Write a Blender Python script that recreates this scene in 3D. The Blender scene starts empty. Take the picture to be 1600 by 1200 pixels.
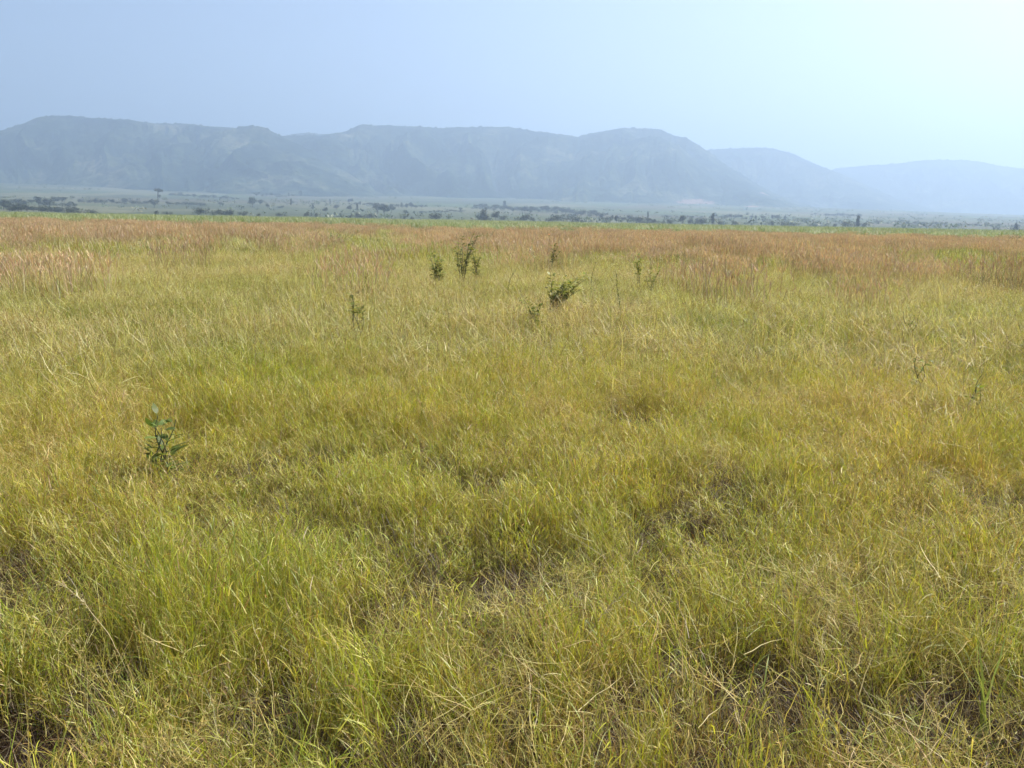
import bpy, math, random
import numpy as np
from mathutils import Vector, Matrix

rng = np.random.default_rng(7)
random.seed(7)
scene = bpy.context.scene
COL = scene.collection
R_ = math.radians

# ------------------------------------------------------------------ camera
CAM_H = 1.62
LENS = 32.0
F = LENS / 36.0 * 1600.0          # focal length in photo pixels
HORIZON = 344.0
PITCH = math.atan((600 - HORIZON) / F)
ROLL = R_(1.04)
cam_data = bpy.data.cameras.new("camera")
cam_data.lens = LENS
cam_data.sensor_width = 36.0
cam_data.clip_start = 0.05
cam_data.clip_end = 40000
cam = bpy.data.objects.new("camera", cam_data)
COL.objects.link(cam)
CAM_LOC = Vector((0, 0, CAM_H))
ROT = Matrix.Rotation(math.pi / 2 - PITCH, 3, 'X') @ Matrix.Rotation(ROLL, 3, 'Z')
cam.matrix_world = Matrix.Translation(CAM_LOC) @ ROT.to_4x4()
scene.camera = cam

def ray(px, py):
    return (ROT @ Vector(((px - 800) / F, -(py - 600) / F, -1.0))).normalized()

def hit(px, py, z=0.0):
    d = ray(px, py)
    t = (z - CAM_H) / d.z
    return CAM_LOC + d * t

def azel(px, py):
    d = ray(px, py)
    return math.atan2(d.x, d.y), d.z / math.hypot(d.x, d.y)

# ------------------------------------------------------------------ noise
def _hash(ix, iy, seed):
    h = (ix.astype(np.int64) * 374761393 + iy.astype(np.int64) * 668265263 + seed * 982451653) & 0xffffffff
    h = ((h ^ (h >> 13)) * 1274126177) & 0xffffffff
    h = (h ^ (h >> 16)) & 0xffffffff
    return h / 4294967295.0

def vnoise(x, y, seed=0):
    x = np.asarray(x, float); y = np.asarray(y, float)
    ix = np.floor(x); iy = np.floor(y)
    fx = x - ix; fy = y - iy
    fx = fx * fx * (3 - 2 * fx); fy = fy * fy * (3 - 2 * fy)
    a = _hash(ix, iy, seed); b = _hash(ix + 1, iy, seed)
    c = _hash(ix, iy + 1, seed); d = _hash(ix + 1, iy + 1, seed)
    return (a * (1 - fx) + b * fx) * (1 - fy) + (c * (1 - fx) + d * fx) * fy

def fbm(x, y, octaves=4, seed=0, ridged=False):
    s = 0; amp = 1; tot = 0
    x = np.asarray(x, float); y = np.asarray(y, float)
    for o in range(octaves):
        n = vnoise(x, y, seed + o * 17)
        if ridged:
            n = 1 - np.abs(2 * n - 1)
        s = s + n * amp; tot += amp
        amp *= 0.5
        x, y = x * 1.97 + y * 0.31 + 3.1, y * 1.97 - x * 0.31 + 7.7
    return s / tot

def smooth(e0, e1, x):
    t = np.clip((x - e0) / (e1 - e0), 0, 1)
    return t * t * (3 - 2 * t)

# ------------------------------------------------------------------ ground height
def rise(az):
    # how steeply the far plain climbs towards the foot of the hills, by direction
    pts_az = np.array([-0.8, -0.5, -0.25, 0.0, 0.25, 0.5, 0.8])
    k = np.array([0.0240, 0.0235, 0.0235, 0.0220, 0.0185, 0.0125, 0.012])
    return np.interp(az, pts_az, k)

def ground_z(x, y):
    x = np.asarray(x, float); y = np.asarray(y, float)
    r = np.hypot(x, y); az = np.arctan2(x, y)
    near = 0.10 * (fbm(x / 2.3, y / 2.3, 3, 5) - 0.5) + 0.35 * (fbm(x / 17, y / 17, 3, 9) - 0.5) * smooth(4, 30, r)
    near = near * (1 - smooth(300, 600, r))
    far = rise(az) * np.power(np.maximum(r - 680, 0), 1.35) / (2000 ** 1.35 / 2700.0)
    far = far + smooth(900, 2000, r) * 4 * (fbm(x / 500, y / 500, 3, 21) - 0.5)
    far = np.minimum(far, rise(az) * 3400)
    return near + far

def gz(x, y):
    return float(ground_z(np.array([x]), np.array([y]))[0])

# ------------------------------------------------------------------ mesh / tag helpers
def tag(o, label=None, category=None, group=None, kind=None):
    if label: o['label'] = label
    if category: o['category'] = category
    if group: o['group'] = group
    if kind: o['kind'] = kind
    return o

def mesh_from(name, verts, faces, mat=None, cols=None, smooth_shade=True):
    me = bpy.data.meshes.new(name)
    verts = np.asarray(verts, np.float32); faces = np.asarray(faces, np.int32)
    nv, nf, k = len(verts), len(faces), faces.shape[1]
    me.vertices.add(nv); me.vertices.foreach_set('co', verts.ravel())
    me.loops.add(nf * k); me.loops.foreach_set('vertex_index', faces.ravel())
    me.polygons.add(nf)
    me.polygons.foreach_set('loop_start', np.arange(0, nf * k, k, dtype=np.int32))
    if smooth_shade:
        me.polygons.foreach_set('use_smooth', np.ones(nf, bool))
    me.update(calc_edges=True)
    if cols is not None:
        a = me.attributes.new('tone', 'FLOAT_COLOR', 'POINT')
        c4 = np.ones((nv, 4), np.float32); c4[:, :3] = cols
        a.data.foreach_set('color', c4.ravel())
    if mat: me.materials.append(mat)
    return me

def link(name, me, parent=None, loc=None):
    o = bpy.data.objects.new(name, me)
    COL.objects.link(o)
    if parent: o.parent = parent
    if loc is not None: o.location = loc
    return o

def root(name, loc, rz=0, **kw):
    o = bpy.data.objects.new(name, None)
    COL.objects.link(o)
    o.location = loc; o.rotation_euler = (0, 0, rz)
    o.empty_display_size = 0.2
    return tag(o, **kw)

# ------------------------------------------------------------------ materials
def new_mat(name):
    m = bpy.data.materials.new(name); m.use_nodes = True
    nt = m.node_tree; nt.nodes.clear()
    return m, nt

def N(nt, t, **kw):
    n = nt.nodes.new(t)
    for k, v in kw.items():
        if k == 'inp':
            for a, b in v.items(): n.inputs[a].default_value = b
        else: setattr(n, k, v)
    return n

def ramp(nt, stops):
    n = nt.nodes.new('ShaderNodeValToRGB')
    e = n.color_ramp.elements
    while len(e) > 1: e.remove(e[-1])
    e[0].position = stops[0][0]; e[0].color = (*stops[0][1], 1)
    for p, c in stops[1:]:
        x = e.new(p); x.color = (*c, 1)
    return n

def mixrgb(nt, mode, fac, a, b):
    n = nt.nodes.new('ShaderNodeMix'); n.data_type = 'RGBA'; n.blend_type = mode
    for sock, v in ((n.inputs[0], fac), (n.inputs[6], a), (n.inputs[7], b)):
        if isinstance(v, bpy.types.NodeSocket): nt.links.new(v, sock)
        elif isinstance(v, tuple): sock.default_value = (*v, 1)
        else: sock.default_value = v
    return n.outputs[2]

def leaf_material(name, translucency=0.35, gloss=0.06, rough=0.45, patches=True, gain=1.0, lush=(1.0, 1.09, 0.66), dry=(1.30, 1.16, 1.08)):
    """thin leaf: diffuse + translucent + weak sheen, colour from the 'tone' of each blade and
    broad dry / lush patches over the ground"""
    m, nt = new_mat(name); L = nt.links.new
    at = N(nt, 'ShaderNodeAttribute', attribute_name='tone')
    col = at.outputs['Color']
    if patches:
        geo = N(nt, 'ShaderNodeNewGeometry')
        n1 = N(nt, 'ShaderNodeTexNoise', inp={'Scale': 0.55, 'Detail': 4.0, 'Roughness': 0.6})
        n2 = N(nt, 'ShaderNodeTexNoise', inp={'Scale': 0.11, 'Detail': 3.0, 'Roughness': 0.55})
        L(geo.outputs['Position'], n1.inputs['Vector']); L(geo.outputs['Position'], n2.inputs['Vector'])
        mm = N(nt, 'ShaderNodeMath', operation='ADD'); L(n1.outputs['Fac'], mm.inputs[0]); L(n2.outputs['Fac'], mm.inputs[1])
        mr = N(nt, 'ShaderNodeMapRange', inp={'From Min': 0.80, 'From Max': 1.22}); L(mm.outputs[0], mr.inputs['Value'])
        tint = mixrgb(nt, 'MIX', mr.outputs[0], lush, dry)
        col = mixrgb(nt, 'MULTIPLY', 1.0, col, tint)
    oi = N(nt, 'ShaderNodeObjectInfo')
    hr = N(nt, 'ShaderNodeMapRange', inp={'From Min': 0.0, 'From Max': 1.0, 'To Min': 0.82 * gain, 'To Max': 1.18 * gain})
    L(oi.outputs['Random'], hr.inputs['Value'])
    hsv = N(nt, 'ShaderNodeHueSaturation'); L(col, hsv.inputs['Color']); L(hr.outputs[0], hsv.inputs['Value'])
    col = hsv.outputs['Color']
    d = N(nt, 'ShaderNodeBsdfDiffuse'); t = N(nt, 'ShaderNodeBsdfTranslucent')
    L(col, d.inputs['Color'])
    tc = mixrgb(nt, 'MULTIPLY', 1.0, col, (1.25, 1.2, 0.7)); L(tc, t.inputs['Color'])
    mx = N(nt, 'ShaderNodeMixShader', inp={0: translucency}); L(d.outputs[0], mx.inputs[1]); L(t.outputs[0], mx.inputs[2])
    g = N(nt, 'ShaderNodeBsdfGlossy', inp={'Roughness': rough, 'Color': (1, 1, 1, 1)})
    m2 = N(nt, 'ShaderNodeMixShader', inp={0: gloss}); L(mx.outputs[0], m2.inputs[1]); L(g.outputs[0], m2.inputs[2])
    out = N(nt, 'ShaderNodeOutputMaterial'); L(m2.outputs[0], out.inputs['Surface'])
    return m

M_grass = leaf_material('grass_blade', 0.40, 0.025)
M_red = leaf_material('red_grass_blade', 0.30, 0.02, patches=False)
M_cane = leaf_material('cane_leaf', 0.35, 0.06, patches=False)
M_weed = leaf_material('weed_leaf', 0.36, 0.012, 0.4, patches=False)
M_tree = leaf_material('tree_foliage', 0.15, 0.02, patches=False)

def bark(name, c0, c1):
    m, nt = new_mat(name); L = nt.links.new
    tc = N(nt, 'ShaderNodeTexCoord')
    n = N(nt, 'ShaderNodeTexNoise', inp={'Scale': 9.0, 'Detail': 5.0}); L(tc.outputs['Object'], n.inputs['Vector'])
    r = ramp(nt, [(0.3, c0), (0.7, c1)]); L(n.outputs['Fac'], r.inputs[0])
    b = N(nt, 'ShaderNodeBsdfPrincipled', inp={'Roughness': 0.85}); L(r.outputs[0], b.inputs['Base Color'])
    o = N(nt, 'ShaderNodeOutputMaterial'); L(b.outputs[0], o.inputs['Surface'])
    return m
M_bark = bark('bark', (0.05, 0.035, 0.025), (0.14, 0.10, 0.07))
M_stem = bark('green_stem', (0.06, 0.07, 0.03), (0.13, 0.13, 0.06))

def ground_material():
    m, nt = new_mat('earth_and_plain'); L = nt.links.new
    geo = N(nt, 'ShaderNodeNewGeometry'); P = geo.outputs['Position']
    # soil and thatch of the near field
    n1 = N(nt, 'ShaderNodeTexNoise', inp={'Scale': 14.0, 'Detail': 8.0, 'Roughness': 0.7}); L(P, n1.inputs['Vector'])
    soil = ramp(nt, [(0.25, (0.014, 0.009, 0.007)), (0.5, (0.032, 0.021, 0.015)), (0.75, (0.075, 0.055, 0.032))]); L(n1.outputs['Fac'], soil.inputs[0])
    # turf colour seen between far tussocks
    n2 = N(nt, 'ShaderNodeTexNoise', inp={'Scale': 1.2, 'Detail': 8.0, 'Roughness': 0.7}); L(P, n2.inputs['Vector'])
    turf = ramp(nt, [(0.3, (0.07, 0.08, 0.025)), (0.5, (0.13, 0.125, 0.045)), (0.72, (0.22, 0.17, 0.08))]); L(n2.outputs['Fac'], turf.inputs[0])
    # patchwork of small fields on the far plain
    sc = N(nt, 'ShaderNodeMapping', inp={'Scale': (0.0055, 0.0035, 0.0)}); L(P, sc.inputs['Vector'])
    wob = N(nt, 'ShaderNodeTexNoise', inp={'Scale': 2.0, 'Detail': 3.0}); L(sc.outputs[0], wob.inputs['Vector'])
    wv = mixrgb(nt, 'ADD', 0.5, sc.outputs[0], wob.outputs['Color'])
    vor = N(nt, 'ShaderNodeTexVoronoi', inp={'Scale': 1.0}); L(wv, vor.inputs['Vector'])
    sep = N(nt, 'ShaderNodeSeparateColor'); L(vor.outputs['Color'], sep.inputs[0])
    fld = ramp(nt, [(0.0, (0.085, 0.09, 0.055)), (0.2, (0.10, 0.105, 0.058)), (0.38, (0.135, 0.125, 0.08)), (0.5, (0.10, 0.12, 0.058)),
                    (0.62, (0.165, 0.15, 0.10)), (0.74, (0.095, 0.11, 0.055)), (0.88, (0.12, 0.10, 0.07)), (1.0, (0.13, 0.14, 0.08))])
    fld.color_ramp.interpolation = 'CONSTANT'; L(sep.outputs[0], fld.inputs[0])
    n3 = N(nt, 'ShaderNodeTexNoise', inp={'Scale': 0.02, 'Detail': 9.0, 'Roughness': 0.75}); L(P, n3.inputs['Vector'])
    scrub = ramp(nt, [(0.50, (1, 1, 1)), (0.62, (0.42, 0.50, 0.40))]); L(n3.outputs['Fac'], scrub.inputs[0])
    fcol = mixrgb(nt, 'MULTIPLY', 1.0, mixrgb(nt, 'MULTIPLY', 0.85, fld.outputs[0], scrub.outputs[0]), (0.72, 0.80, 0.66))
    ln = N(nt, 'ShaderNodeVectorMath', operation='LENGTH'); L(P, ln.inputs[0])
    f1 = N(nt, 'ShaderNodeMapRange', inp={'From Min': 12.0, 'From Max': 45.0}); L(ln.outputs['Value'], f1.inputs['Value'])
    f2 = N(nt, 'ShaderNodeMapRange', inp={'From Min': 330.0, 'From Max': 380.0}); L(ln.outputs['Value'], f2.inputs['Value'])
    c = mixrgb(nt, 'MIX', f1.outputs[0], soil.outputs[0], turf.outputs[0])
    c = mixrgb(nt, 'MIX', f2.outputs[0], c, fcol)
    b = N(nt, 'ShaderNodeBsdfPrincipled', inp={'Roughness': 0.95, 'Specular IOR Level': 0.1}); L(c, b.inputs['Base Color'])
    bp = N(nt, 'ShaderNodeBump', inp={'Strength': 0.8, 'Distance': 0.03}); L(n1.outputs['Fac'], bp.inputs['Height']); L(bp.outputs[0], b.inputs['Normal'])
    o = N(nt, 'ShaderNodeOutputMaterial'); L(b.outputs[0], o.inputs['Surface'])
    return m
M_ground = ground_material()

SCARS = []
def hill_material():
    m, nt = new_mat('wooded_slope'); L = nt.links.new
    geo = N(nt, 'ShaderNodeNewGeometry'); P = geo.outputs['Position']
    n1 = N(nt, 'ShaderNodeTexNoise', inp={'Scale': 0.005, 'Detail': 10.0, 'Roughness': 0.68}); L(P, n1.inputs['Vector'])
    r1 = ramp(nt, [(0.36, (0.006, 0.012, 0.008)), (0.49, (0.025, 0.038, 0.022)), (0.58, (0.065, 0.078, 0.045)), (0.70, (0.15, 0.14, 0.09))]); L(n1.outputs['Fac'], r1.inputs[0])
    n2 = N(nt, 'ShaderNodeTexNoise', inp={'Scale': 0.03, 'Detail': 6.0, 'Roughness': 0.7}); L(P, n2.inputs['Vector'])
    r2 = ramp(nt, [(0.38, (0.3, 0.3, 0.3)), (0.62, (1.5, 1.5, 1.5))]); L(n2.outputs['Fac'], r2.inputs[0])
    c = mixrgb(nt, 'MULTIPLY', 1.0, r1.outputs[0], r2.outputs[0])
    for p0, sx, sy, sz in SCARS:
        mp = N(nt, 'ShaderNodeMapping', inp={'Location': (-p0[0] / sx, -p0[1] / sy, -p0[2] / sz), 'Scale': (1 / sx, 1 / sy, 1 / sz)}); L(P, mp.inputs['Vector'])
        ln = N(nt, 'ShaderNodeVectorMath', operation='LENGTH'); L(mp.outputs[0], ln.inputs[0])
        ad = N(nt, 'ShaderNodeMath', operation='MULTIPLY_ADD', inp={1: 1.6}); L(n2.outputs['Fac'], ad.inputs[0]); L(ln.outputs['Value'], ad.inputs[2])
        mr = N(nt, 'ShaderNodeMapRange', inp={'From Min': 1.5, 'From Max': 1.8, 'To Min': 1.0, 'To Max': 0.0}); L(ad.outputs[0], mr.inputs['Value'])
        c = mixrgb(nt, 'MIX', mr.outputs[0], c, (0.28, 0.19, 0.15))
    b = N(nt, 'ShaderNodeBsdfPrincipled', inp={'Roughness': 1.0, 'Specular IOR Level': 0.0}); L(c, b.inputs['Base Color'])
    bp = N(nt, 'ShaderNodeBump', inp={'Strength': 1.0, 'Distance': 12.0}); L(n2.outputs['Fac'], bp.inputs['Height']); L(bp.outputs[0], b.inputs['Normal'])
    o = N(nt, 'ShaderNodeOutputMaterial'); L(b.outputs[0], o.inputs['Surface'])
    return m
M_hill = None
HILLS = []

# ------------------------------------------------------------------ ground sheet
def build_ground():
    rr = np.concatenate([[0.02], np.geomspace(0.6, 400, 110), np.geomspace(410, 7800, 120)])
    a1 = np.linspace(-R_(50), R_(50), 401)
    a2 = np.linspace(R_(50), R_(310), 131)[1:-1]
    aa = np.concatenate([a1, a2])
    A, RR = np.meshgrid(aa, rr)
    X = RR * np.sin(A); Y = RR * np.cos(A)
    Z = ground_z(X, Y)
    V = np.stack([X, Y, Z], -1).reshape(-1, 3)
    na, nr = len(aa), len(rr)
    i = np.arange(nr - 1)[:, None] * na; j = np.arange(na)[None, :]; j2 = (j + 1) % na
    Fc = np.stack([i + j, i + na + j, i + na + j2, i + j2], -1).reshape(-1, 4)
    Fc = Fc[:, ::-1]
    o = link('ground', mesh_from('ground', V, Fc, M_ground))
    tag(o, kind='structure')
build_ground()

# ------------------------------------------------------------------ hills
def build_hills(name, pts, R0, Wf, Wb, seed, amp=0.3, a0=None, a1=None, label=None):
    R0, Wf, Wb = R0 * 0.62, Wf * 0.62, Wb * 0.62
    az = []; el = []
    for px, py in pts:
        a, e = azel(px, py); az.append(a); el.append(e)
    az = np.array(az); el = np.array(el)
    amin = az[0] if a0 is None else a0; amax = az[-1] if a1 is None else a1
    na = int((amax - amin) / R_(0.045)); A = np.linspace(amin, amax, na)
    crest_e = np.interp(A, az, el)
    kernel = np.exp(-0.5 * (np.arange(-8, 9) / 3.2) ** 2); kernel /= kernel.sum()
    crest_e = np.convolve(np.pad(crest_e, 8, mode='edge'), kernel, 'valid')
    crest = crest_e * R0 + CAM_H
    detail = 3.5 * (fbm(A * R0 / 42, A * 0, 3, seed + 3) - 0.5) * 2
    tre = fbm(A * R0 / 8, A * 0 + 4, 2, seed + 8)
    detail2 = 8 * np.clip(tre - 0.55, 0, 1) / 0.45
    base = rise(A) * np.minimum(R0, 3400) * 0.80 - 9
    u = np.concatenate([np.linspace(1.0, 0.0, 90), -np.linspace(0.03, 1, 22)])
    U, AA = np.meshgrid(u, A, indexing='ij')
    arc = AA * R0
    spur = fbm(arc / 630, AA * 0 + seed, 4, seed, ridged=True)
    Wloc = Wf * (0.30 + 1.15 * spur)
    Rr = np.where(U >= 0, R0 - U * Wloc, R0 - U * Wb)
    prof = np.where(U >= 0, 1 - np.power(np.abs(U), 0.90) * (1.0 + 0.12 * np.sin(np.abs(U) * np.pi)), 1 - np.power(np.abs(U), 1.5))
    # gullies running down the slope
    g = fbm(arc / 230 + 0.8 * (fbm(Rr / 350, arc / 350, 2, seed + 5) - 0.5) * 3, Rr / 1050, 5, seed + 11, ridged=True) - 0.55
    g2 = fbm(arc / 77, Rr / 170, 4, seed + 31, ridged=True) - 0.5
    mask = np.clip(np.abs(U) * 5, 0, 1) * np.clip((1 - np.abs(U)) * 2.2, 0, 1)
    H = np.maximum(crest - base, 4)[None, :]
    Z = base[None, :] + H * prof + detail[None, :] * np.exp(-np.abs(U) * 12) + detail2[None, :] * np.exp(-np.abs(U) * 45) + mask * np.minimum(H, 420) * amp * 1.45 * (g * 1.15 + g2 * 0.20 + (fbm(arc / 160, Rr / 110, 4, seed + 51) - 0.5) * 0.5)
    lim = crest_e[None, :] * Rr + CAM_H - 25 * np.clip(np.abs(U) - 0.02, 0, 1)      # nothing in front of or behind the crest stands above it
    lim = lim + detail2[None, :] * np.exp(-np.abs(U) * 45)
    Z = np.where(np.abs(U) > 0.001, np.minimum(Z, lim), Z)
    X = Rr * np.sin(AA); Y = Rr * np.cos(AA)
    V = np.stack([X, Y, Z], -1).reshape(-1, 3)
    nu = len(u)
    i = np.arange(nu - 1)[:, None] * na; j = np.arange(na - 1)[None, :]
    Fc = np.stack([i + j, i + na + j, i + na + j + 1, i + j + 1], -1).reshape(-1, 4)[:, ::-1]
    o = link(name, mesh_from(name, V, Fc, None))
    HILLS.append((o, V, Fc))
    tag(o, label=label, kind='structure')
    return o

main = [(-500, 240), (-250, 222), (-60, 222), (0, 205), (30, 195), (60, 183), (100, 181), (150, 184), (200, 187), (240, 193), (300, 194), (345, 198),
        (400, 204), (440, 212), (500, 211), (540, 205), (560, 195), (600, 196), (650, 198), (700, 200), (760, 198), (800, 199), (840, 206),
        (880, 211), (905, 214), (925, 208), (950, 204), (975, 199), (1000, 202), (1030, 201), (1050, 211), (1070, 214), (1090, 226), (1105, 236),
        (1150, 268), (1200, 298), (1250, 318), (1330, 335), (1420, 352)]
build_hills('hills', main, 5900, 1500, 1500, 3, 0.34, label='long wooded blue ridge filling the left and middle of the skyline')
spurA = [(150, 318), (200, 297), (245, 268), (290, 238), (330, 212), (365, 200), (385, 197), (412, 198), (430, 207), (470, 228), (520, 256), (580, 288), (640, 314)]
build_hills('hills', spurA, 5100, 1000, 900, 40, 0.30, label='darker rounded spur in front of the long ridge')
spurC = [(800, 330), (850, 312), (890, 285), (930, 255), (965, 228), (1000, 215), (1030, 214), (1060, 228), (1100, 262), (1150, 300), (1200, 325)]
build_hills('hills', spurC, 5350, 800, 700, 77, 0.30, label='spur falling forward from the rounded peak right of centre')
hillB = [(1000, 300), (1050, 258), (1105, 235), (1130, 233), (1170, 231), (1200, 231), (1240, 240), (1270, 255), (1300, 266), (1340, 283), (1400, 310), (1480, 334), (1560, 350)]
build_hills('hills', hillB, 7300, 1500, 1300, 91, 0.26, label='paler round hill behind the right end of the long ridge')
hillC = [(1180, 320), (1240, 290), (1300, 266), (1315, 262), (1340, 260), (1400, 256), (1440, 251), (1460, 250), (1500, 250), (1530, 252), (1560, 259), (1600, 263),
         (1680, 266), (1800, 290), (2000, 310), (2300, 320)]
build_hills('hills', hillC, 9000, 1500, 1400, 123, 0.24, label='faintest low ridge at the far right')
hillD = [(400, 230), (440, 213), (462, 209), (480, 207), (505, 211), (560, 230)]
build_hills('hills', hillD, 7600, 900, 900, 150, 0.2, label='small faint hilltop showing through the notch in the long ridge')

from mathutils.bvhtree import BVHTree
trees_ = [BVHTree.FromPolygons([tuple(v) for v in V.tolist()], Fc.tolist()) for o, V, Fc in HILLS]
for px, py, sx, sz in ((1087, 317, 60, 14), (1182, 325, 60, 9), (1196, 303, 40, 8)):
    best = None
    for t in trees_:
        h_ = t.ray_cast(CAM_LOC, ray(px, py))
        if h_[0] is not None and (best is None or h_[3] < best[1]): best = (h_[0], h_[3])
    if best: SCARS.append((best[0], sx, sx * 2.5, sz))
M_hill = hill_material()
for o, V, Fc in HILLS: o.data.materials.append(M_hill)

# ------------------------------------------------------------------ ribbons (blades)
KINK = 0.085
def ribbon(base, az, th0, bend, L, W, segs, twist=None, prof=None):
    n = len(base)
    t = np.linspace(0, 1, segs + 1)
    pos = np.zeros((n, segs + 1, 3)); pos[:, 0] = base
    step = (L / segs)[:, None]
    ca, sa = np.cos(az), np.sin(az)
    for s in range(1, segs + 1):
        th = th0 + bend * ((s - 0.5) / segs) ** 1.4 + rng.normal(0, KINK, n)
        az = az + rng.normal(0, KINK * 2, n)
        ca2, sa2 = np.cos(az), np.sin(az)
        d = np.stack([np.sin(th) * ca2, np.sin(th) * sa2, np.cos(th)], -1)
        pos[:, s] = pos[:, s - 1] + d * step
    tw = np.zeros(n) if twist is None else twist
    side = np.stack([-sa * np.cos(tw) + ca * np.sin(tw) * 0.5, ca * np.cos(tw) + sa * np.sin(tw) * 0.5, np.sin(tw) * 0.7], -1)
    if prof is None: prof = np.minimum(1.0, 0.65 + 1.2 * t) * np.power(1 - t, 0.55) + 0.04
    hw = 0.5 * W[:, None, None] * prof[None, :, None] * side[:, None, :]
    V = np.stack([pos - hw, pos + hw], 2).reshape(-1, 3)          # n, segs+1, 2
    b = (np.arange(n) * (segs + 1) * 2)[:, None] + (np.arange(segs) * 2)[None, :]
    Fc = np.stack([b, b + 1, b + 3, b + 2], -1).reshape(-1, 4)
    return V, Fc, pos

class Bag:
    def __init__(s): s.V = []; s.F = []; s.C = []; s.n = 0
    def add(s, V, Fc, col, per):
        s.V.append(V); s.F.append(Fc + s.n); s.C.append(np.repeat(col, per, axis=0)); s.n += len(V)
    def ribbons(s, base, az, th0, bend, L, W, segs, col, twist=None, prof=None):
        V, Fc, pos = ribbon(base, az, th0, bend, L, W, segs, twist, prof)
        s.add(V, Fc, col, (segs + 1) * 2); return pos
    def mesh(s, name, mat):
        return mesh_from(name, np.concatenate(s.V), np.concatenate(s.F), mat, np.concatenate(s.C))

GREENS = np.array([(0.19, 0.225, 0.034), (0.25, 0.27, 0.045), (0.29, 0.29, 0.06), (0.15, 0.19, 0.045), (0.25, 0.235, 0.05), (0.31, 0.28, 0.085), (0.20, 0.215, 0.075)])
STRAWS = np.array([(0.42, 0.35, 0.19), (0.34, 0.27, 0.14), (0.47, 0.42, 0.27), (0.27, 0.20, 0.10), (0.36, 0.33, 0.17)])
BROWNS = np.array([(0.16, 0.095, 0.05), (0.22, 0.14, 0.07), (0.12, 0.085, 0.05)])
REDS = np.array([(0.45, 0.285, 0.175), (0.51, 0.345, 0.21), (0.39, 0.245, 0.165), (0.50, 0.39, 0.24), (0.44, 0.295, 0.20)])
CANES = np.array([(0.18, 0.24, 0.07), (0.23, 0.28, 0.09), (0.14, 0.19, 0.06), (0.27, 0.30, 0.11)])

GAIN = np.array([1.0, 1.0, 1.0])
def pick(n, ps):
    """ps: list of (palette, weight) -> n jittered colours"""
    w = np.array([p[1] for p in ps]); w = w / w.sum()
    k = rng.choice(len(ps), n, p=w)
    out = np.zeros((n, 3))
    for i, (pal, _) in enumerate(ps):
        s = k == i; out[s] = pal[rng.integers(0, len(pal), s.sum())]
    return out * GAIN * rng.uniform(0.8, 1.22, (n, 1)) * rng.uniform(0.94, 1.06, (n, 3))

def disc(n, R, z=0.0):
    r = R * np.sqrt(rng.random(n)); a = rng.random(n) * 2 * np.pi
    return np.stack([r * np.cos(a), r * np.sin(a), np.full(n, z)], -1)

def tuft(bag, n, R, h, w, lean, bend, segs, pals, z=0.0, outward=0.5):
    base = disc(n, R, z)
    az = np.arctan2(base[:, 1], base[:, 0]) * 1.0
    az = np.where(rng.random(n) < outward, az + rng.normal(0, 0.6, n), rng.random(n) * 2 * np.pi)
    th = np.abs(rng.normal(0, lean, n)); bd = rng.uniform(*bend, n)
    return bag.ribbons(base, az, th, bd, rng.uniform(*h, n), rng.uniform(*w, n), segs, pick(n, pals), rng.normal(0, 0.7, n))

def leafy_stems(bag, n, R, h, pals, leaf=(0.08, 0.2), lw=(0.004, 0.008), per=7, sw=0.0028):
    base = disc(n, R)
    L = rng.uniform(*h, n); az = rng.random(n) * 2 * np.pi
    segs = 7
    pos = bag.ribbons(base, az, np.abs(rng.normal(0, 0.22, n)), rng.uniform(0.0, 0.7, n), L, np.full(n, sw), segs, pick(n, pals),
                      prof=np.full(segs + 1, 1.0))
    for k in range(per):
        f = (k + 1 + rng.random(n) * 0.8) / (per + 1) * segs
        i = np.clip(f.astype(int), 0, segs - 1); fr = (f - i)[:, None]
        p = pos[np.arange(n), i] * (1 - fr) + pos[np.arange(n), i + 1] * fr
        bag.ribbons(p, rng.random(n) * 2 * np.pi, rng.uniform(0.3, 1.0, n), rng.uniform(0.1, 1.1, n), rng.uniform(*leaf, n),
                    rng.uniform(*lw, n), 4, pick(n, pals), rng.normal(0, 0.5, n))

def seed_stalks(bag, n, R, h, head, stalkcols, headcols, spik=26, spl=(0.012, 0.028), spw=(0.002, 0.004), sw=0.0022, spread=0.5):
    base = disc(n, R); segs = 9
    L = rng.uniform(*h, n)
    pos = bag.ribbons(base, rng.random(n) * 2 * np.pi, np.abs(rng.normal(0, 0.18, n)), rng.uniform(0.1, 0.9, n), L, np.full(n, sw), segs,
                      pick(n, stalkcols), prof=np.linspace(1, 0.5, segs + 1))
    for k in range(spik):
        f = (1 - head * (k / spik)) * segs
        i = min(int(f), segs - 1); fr = f - i
        p = pos[:, i] * (1 - fr) + pos[:, i + 1] * fr
        bag.ribbons(p, rng.random(n) * 2 * np.pi, rng.uniform(0.1, spread * 2.4, n), rng.uniform(0, 0.8, n), rng.uniform(*spl, n),
                    rng.uniform(*spw, n), 2, pick(n, headcols), rng.normal(0, 0.6, n), prof=np.array([0.5, 1.0, 0.2]))

def tangle(bag, n, R, L, w, pals, zr=(0.05, 0.35)):
    base = disc(n, R); base[:, 2] = rng.uniform(*zr, n)
    bag.ribbons(base, rng.random(n) * 2 * np.pi, rng.uniform(0.6, 1.5, n), rng.uniform(-0.6, 0.7, n), rng.uniform(*L, n), rng.uniform(*w, n), 5,
                pick(n, pals), rng.normal(0, 0.6, n))

def proto_collection(name, meshes):
    c = bpy.data.collections.new(name)
    for i, me in enumerate(meshes):
        o = bpy.data.objects.new('%s_%02d' % (name, i), me); c.objects.link(o)
    return c

G1 = [(GREENS, 0.68), (STRAWS, 0.19), (BROWNS, 0.13)]
G2 = [(GREENS, 0.55), (STRAWS, 0.28), (BROWNS, 0.17)]
SD = [(STRAWS, 0.85), (BROWNS, 0.15)]

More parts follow.
